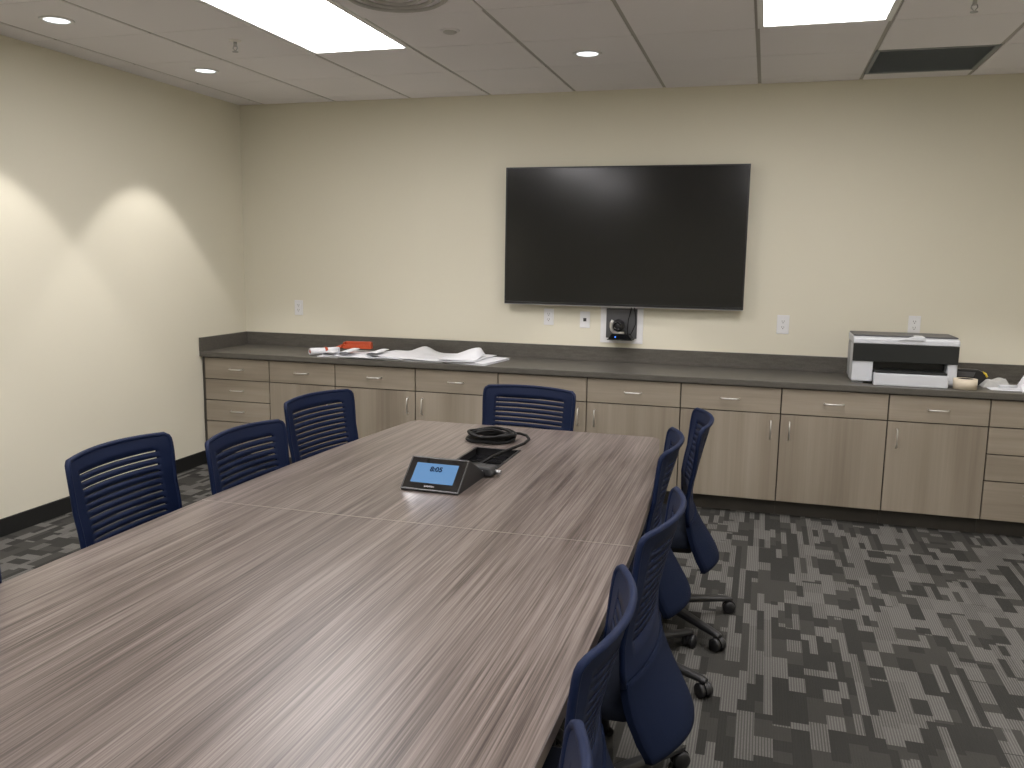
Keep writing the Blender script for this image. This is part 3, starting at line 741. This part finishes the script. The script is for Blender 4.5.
# ---------------------------------------------------------------- touch controller on the table
t = thing('touch_controller', 'black wedge-shaped touch controller with a lit blue screen on the table', 'touch screen', (2.874, -3.225, TOPZ), math.radians(-1.5))
W2 = 0.110
ft, bt = Vector((0, 0.006)), Vector((0.108, 0.098))      # (y,z) of the lower and upper end of the face
bm = bmesh.new(); prism(bm, [(0.0, 0.0), (0.0, 0.006), (0.108, 0.098), (0.118, 0.099), (0.285, 0.012), (0.285, 0.0)], -W2, W2, 'x')
obj('body', bm, M['black'], t, bevel=0.004)
d_ = (bt-ft).normalized(); nrm = Vector((-d_.y, d_.x)); Lf = (bt-ft).length
def face_mat(u, v, off):   # point on the sloped face
    p = ft+d_*v+nrm*off; return Vector((u, p.x, p.y))
MF = Matrix(((1, 0, 0, 0), (0, d_.x, nrm.x, ft.x), (0, d_.y, nrm.y, ft.y), (0, 0, 0, 1)))   # local (u, along, out)
obj('face_glass', bx((-W2+0.004, 0.004, 0.0003), (W2-0.004, Lf-0.003, 0.0035), 0, MF), M['face_glass'], t, bevel=0.001)
bm = bmesh.new(); q = 0.0035
for lo, hi in (((-W2-0.001, -0.001, -0.002), (W2+0.001, q, 0.004)), ((-W2-0.001, Lf-q, -0.002), (W2+0.001, Lf+0.001, 0.004)), ((-W2-0.001, q, -0.002), (-W2+q, Lf-q, 0.004)), ((W2-q, q, -0.002), (W2+0.001, Lf-q, 0.004))): box(bm, lo, hi, 0, MF)
obj('metal_rim', bm, M['dark_steel'], t, bevel=0.001)
scr = obj('display', bx((-0.082, 0.030, 0.0036), (0.080, Lf-0.026, 0.0042), 0, MF), M['lcd_blue'], t)
text_obj('clock_digits', '8:05', 0.028, M['lcd_text'], scr, MF @ Matrix.Translation((0.0, 0.090, 0.0048)), 0.0004, 0.0010)
text_obj('maker_mark', 'polycom', 0.011, M['pale_print'], t, MF @ Matrix.Translation((-0.004, 0.017, 0.0040)))

# cable coil
bm = bmesh.new(); pts = []
nl = 9; cx_, cy_ = 2.812, -2.315
for i in range(nl*36+1):
    a = 2*PI*i/36+0.6; lp = i/36
    rr = 0.094+0.009*math.sin(lp*2.1)+0.004*math.sin(lp*5.3)
    zz = TOPZ+0.0065+0.030*(0.5-0.5*math.cos(lp*0.97))+0.004*math.sin(3*a+lp)
    pts.append((cx_+rr*math.cos(a)*1.04+0.006*math.sin(lp*1.7), cy_+rr*math.sin(a)*1.0, max(zz, TOPZ+0.0062)))
lastp = pts[-1]
pts += [(2.94, -2.285, TOPZ+0.034), (2.975, -2.300, TOPZ+0.030), (3.000, -2.345, TOPZ+0.024), (2.998, -2.42, TOPZ+0.020), (2.975, -2.50, TOPZ+0.017), (2.945, -2.60, TOPZ+0.013), (2.925, -2.68, TOPZ+0.008), (2.905, -2.74, TOPZ-0.004)]
tube(bm, pts, 0.0062, 8)
t = thing('coiled_cable', 'coiled black cable lying on the table beside the open cable hatch', 'cable', (0, 0, 0))
obj('cord', bm, M['rubber'], t)
# connector puck
t = thing('cable_adapter', 'small dark grey cable adapter on the table behind the touch controller', 'adapter', (2.975, -2.925, TOPZ+0.0022), math.radians(-8))
bm = bmesh.new(); prism(bm, [(-0.052, 0), (0.048, 0), (0.052, 0.012), (0.04, 0.034), (-0.035, 0.038), (-0.052, 0.02)], -0.032, 0.032, 'y'); obj('housing', bm, M['charcoal'], t, bevel=0.006)
bm = bmesh.new(); cyl(bm, (0.053, 0, 0.016), 0.009, 0.022, 'x', 14); obj('plug', bm, M['steel'], t)
obj('label_strip', bx((-0.02, -0.0335, 0.016), (0.015, -0.0325, 0.024)), M['pale_print'], t)

# ---------------------------------------------------------------- chairs
# local frame: origin on the floor under the column, sitter faces +Y, back at -Y
PROF = [(0.300, 0.262), (0.315, 0.275), (0.340, 0.272), (0.38, 0.248), (0.42, 0.222), (0.46, 0.196), (0.50, 0.175), (0.54, 0.162), (0.58, 0.156), (0.62, 0.157), (0.66, 0.162), (0.70, 0.170), (0.74, 0.179), (0.78, 0.189), (0.82, 0.200), (0.86, 0.211), (0.905, 0.226)]
def bz(z):
    for (a, p), (b, q) in zip(PROF, PROF[1:]):
        if z <= b: return p+(q-p)*max(0, (z-a))/(b-a)
    return PROF[-1][1]
WID = [(0.300, 0.200), (0.304, 0.215), (0.315, 0.226), (0.34, 0.234), (0.42, 0.242), (0.55, 0.236), (0.70, 0.240), (0.84, 0.245), (0.882, 0.245), (0.895, 0.242), (0.902, 0.236), (0.905, 0.228)]
def wz(z):
    for (a, p), (b, q) in zip(WID, WID[1:]):
        if z <= b: return p+(q-p)*max(0, (z-a))/(b-a)
    return WID[-1][1]
def shell_pt(w, z, off=0.0):
    y = -bz(z)-off + (0.030+0.025*max(0, min(1, (z-0.74)/0.15))+0.055*max(0, min(1, (0.54-z)/0.18)))*(abs(w)/0.245)**2
    return Vector((w, y, z+0.006*(1-(w/0.245)**2)*(1 if z > 0.86 else 0)))
def shell(bm, zs, us, off0, off1, hole=None):
    front_, back_ = {}, {}
    for i, z in enumerate(zs):
        for j, u in enumerate(us):
            w_ = u*wz(z)
            front_[i, j] = bm.verts.new(shell_pt(w_, z, off0)); back_[i, j] = bm.verts.new(shell_pt(w_, z, off1))
    faces = [(i, j) for i in range(len(zs)-1) for j in range(len(us)-1) if not (hole and hole(0.5*(zs[i]+zs[i+1]), 0.5*(us[j]+us[j+1])))]
    S = set(faces)
    for i, j in faces:
        q = [(i, j), (i, j+1), (i+1, j+1), (i+1, j)]
        bm.faces.new([front_[k] for k in q]).smooth = True; bm.faces.new([back_[k] for k in q[::-1]]).smooth = True
        for nb, (a, b) in (((i-1, j), (q[0], q[1])), ((i+1, j), (q[2], q[3])), ((i, j-1), (q[3], q[0])), ((i, j+1), (q[1], q[2]))):
            if nb not in S: bm.faces.new((front_[a], back_[a], back_[b], front_[b]))
SLOTS = [0.852-0.0240*k for k in range(11)]
SH = 0.0028
def make_chair():
    t = thing('conference_chair', '', 'chair', (0, 0, 0), group='navy slotted-back swivel chairs around the table')
    # slotted back
    zs = sorted(set([0.505, 0.53, 0.56] + [z_ for s in SLOTS for z_ in (s-SH, s+SH)] + [0.870, 0.882, 0.895, 0.902, 0.905]))
    us = [-1, -0.96, -0.88, -0.82]+[-0.76+0.08*k for k in range(20)]+[0.82, 0.88, 0.96, 1]
    bm = bmesh.new()
    shell(bm, zs, us, -0.0025, 0.0065, lambda z, u: abs(u) < 0.73 and any(abs(z-s) < SH for s in SLOTS))
    # rolled rim up both sides and over the top
    path = [shell_pt(-wz(z), z, 0.002) for z in (0.51, 0.56, 0.62, 0.68, 0.74, 0.80, 0.84, 0.872, 0.888, 0.897)]
    path += [shell_pt(wz(0.905)*u, 0.905, 0.003) for u in (-1, -0.8, -0.6, -0.4, -0.2, 0, 0.2, 0.4, 0.6, 0.8, 1)]
    path += [shell_pt(wz(z), z, 0.002) for z in (0.897, 0.888, 0.872, 0.84, 0.80, 0.74, 0.68, 0.62, 0.56, 0.51)]
    tube(bm, path, 0.0088, 10)
    obj('backrest', bm, M['navy'], t)
    # lower back cover, wraps down behind the seat
    bm = bmesh.new(); zl = [0.300, 0.303, 0.308, 0.316, 0.330, 0.36, 0.39, 0.42, 0.45, 0.48, 0.505, 0.52]
    shell(bm, zl, [-1+0.1*k for k in range(21)], -0.006, 0.0125)
    obj('lower_back_cover', bm, M['navy_fabric'], t)
    # seat cushion
    bm = bmesh.new(); sec = []
    for (y, zt, hw_) in ((-0.150, 0.452, 0.200), (-0.135, 0.466, 0.212), (-0.05, 0.470, 0.218), (0.08, 0.472, 0.222), (0.20, 0.470, 0.220), (0.27, 0.460, 0.210), (0.300, 0.440, 0.195), (0.306, 0.425, 0.180)):
        ring = []
        zb = 0.405
        for u, v in ((-1, 0), (-1, 0.5), (-0.97, 0.85), (-0.88, 1), (-0.5, 0.96), (0, 0.94), (0.5, 0.96), (0.88, 1), (0.97, 0.85), (1, 0.5), (1, 0), (0.9, -0.25), (0, -0.3), (-0.9, -0.25)):
            ring.append(bm.verts.new((u*hw_, y, zb+(zt-zb)*v if v >= 0 else zb+0.03*v)))
        sec.append(ring)
    n = len(sec[0])
    for A, B in zip(sec, sec[1:]):
        for k in range(n): bm.faces.new((A[k], A[(k+1) % n], B[(k+1) % n], B[k])).smooth = True
    bm.faces.new(sec[0][::-1]); bm.faces.new(sec[-1])
    obj('seat', bm, M['seat_fabric'], t)
    obj('seat_mechanism', bx((-0.075, -0.13, 0.335), (0.075, 0.12, 0.396)), M['black'], t, bevel=0.012)
    bm = bmesh.new(); cyl(bm, (0, 0, 0.125), 0.028, 0.12, n=20); cyl(bm, (0, 0, 0.245), 0.015, 0.09, n=20); obj('gas_column', bm, M['black'], t)
    # star base
    bm = bmesh.new(); lathe(bm, [(0.0001, 0.075), (0.045, 0.075), (0.052, 0.09), (0.045, 0.118), (0.030, 0.128), (0.0001, 0.128)], n=24); obj('base_hub', bm, M['black'], t)
    for k in range(5):
        a = 2*PI*k/5; R_ = Matrix.Rotation(a, 4, 'Z')
        bm = bmesh.new()
        secs = [(0.035, 0.112, 0.026, 0.034), (0.12, 0.104, 0.024, 0.028), (0.25, 0.088, 0.021, 0.022), (0.340, 0.076, 0.018, 0.018), (0.358, 0.071, 0.014, 0.014)]
        rings = []
        for (r_, z_, hw_, hz_) in secs:
            rings.append([bm.verts.new(R_ @ Vector((r_, hw_*c_, z_-hz_*0.5+hz_*0.5*s_))) for c_, s_ in ((-1, -1), (1, -1), (1, 0.3), (0.6, 1), (-0.6, 1), (-1, 0.3))])
        for A, B in zip(rings, rings[1:]):
            for q_ in range(6): bm.faces.new((A[q_], A[(q_+1) % 6], B[(q_+1) % 6], B[q_]))
        bm.faces.new(rings[0][::-1]); bm.faces.new(rings[-1])
        lg = obj('base_leg', bm, M['black'], t, bevel=0.003)
        bm = bmesh.new()
        base_m = Matrix.Translation(R_ @ Vector((0.347, 0, 0))) @ Matrix.Rotation(a+1.1+0.9*k, 4, 'Z')
        tmp = bmesh.new()
        for sx in (-0.026, 0.006): lathe(tmp, [(0.0001, sx), (0.024, sx), (0.0275, sx+0.004), (0.0275, sx+0.016), (0.024, sx+0.020), (0.0001, sx+0.020)], (0, 0, 0.0275), 20, 'x')
        cyl(tmp, (0, 0, 0.030), 0.007, 0.036, n=10)
        # hood over the twin wheels
        hp = [(0.030*math.cos(q), 0.0275+0.030*math.sin(q)) for q in [math.radians(-10+200*i/12) for i in range(13)]]
        prism(tmp, hp, -0.0055, 0.0055, 'x')
        tmp.transform(base_m); 
        obj('caster', tmp, M['black'], lg); bm.free()
    return t
proto = make_chair()
# x, y, heading (radians; 0 faces +Y), star angle, label
CH = [
 (3.562, -2.358, 1.70, 0.56, 'navy swivel chair farthest along the right side, nearest the cabinets, turned slightly'),
 (3.483, -2.833, 1.62, -0.42, 'navy swivel chair second from the far end on the right side, mostly hidden'),
 (3.565, -3.717, 1.52, 0.98, 'third navy swivel chair from the far end on the right side, showing its whole back'),
 (3.527, -4.360, 1.60, 0.3, 'navy swivel chair on the right side, overlapped by the nearest one at the bottom edge'),
 (3.570, -5.060, 1.57, 0.5, 'nearest navy chair on the right side, only its blue top corner in the picture'),
 (2.066, -3.590, -1.56, 0.2, 'navy slotted-back chair on the left side nearest the camera, against the pale left wall'),
 (2.262, -3.150, -1.59, 0.9, 'middle navy slotted-back chair of the three on the left side of the table'),
 (2.168, -2.445, -1.73, 0.5, 'navy slotted-back chair farthest along the left side, in front of the cabinets'),
 (2.834, -2.000, 3.02, 0.1, 'navy slotted-back chair at the far head of the table, facing the camera'),
 (2.315, -4.590, -1.57, 0.4, 'navy chair at the left picture edge, only a dark sliver visible'),
]
DZ = {3: -0.022, 6: -0.018}
def place(o, x, y, rz, star, lab, dz=0.0):
    o.location = (x, y, 0); o.rotation_euler = (0, 0, rz); o['label'] = lab
    for ch in o.children:
        b = ch.name.split('.')[0]
        if b == 'base_leg': ch.rotation_euler = (0, 0, star-rz)
        if b in ('base_leg', 'base_hub', 'gas_column', 'seat_mechanism'): ch.location = (0, -0.04, 0)
        if b in ('backrest', 'lower_back_cover', 'seat'): ch.location = (0, 0, dz)
first = True
objs = []
for i, (x, y, rz, star, lab) in enumerate(CH):
    o = proto if i == 0 else copy_tree(proto)
    objs.append((o, x, y, rz, star, lab))
for i, a in enumerate(objs): place(*a, DZ.get(i, 0.0))
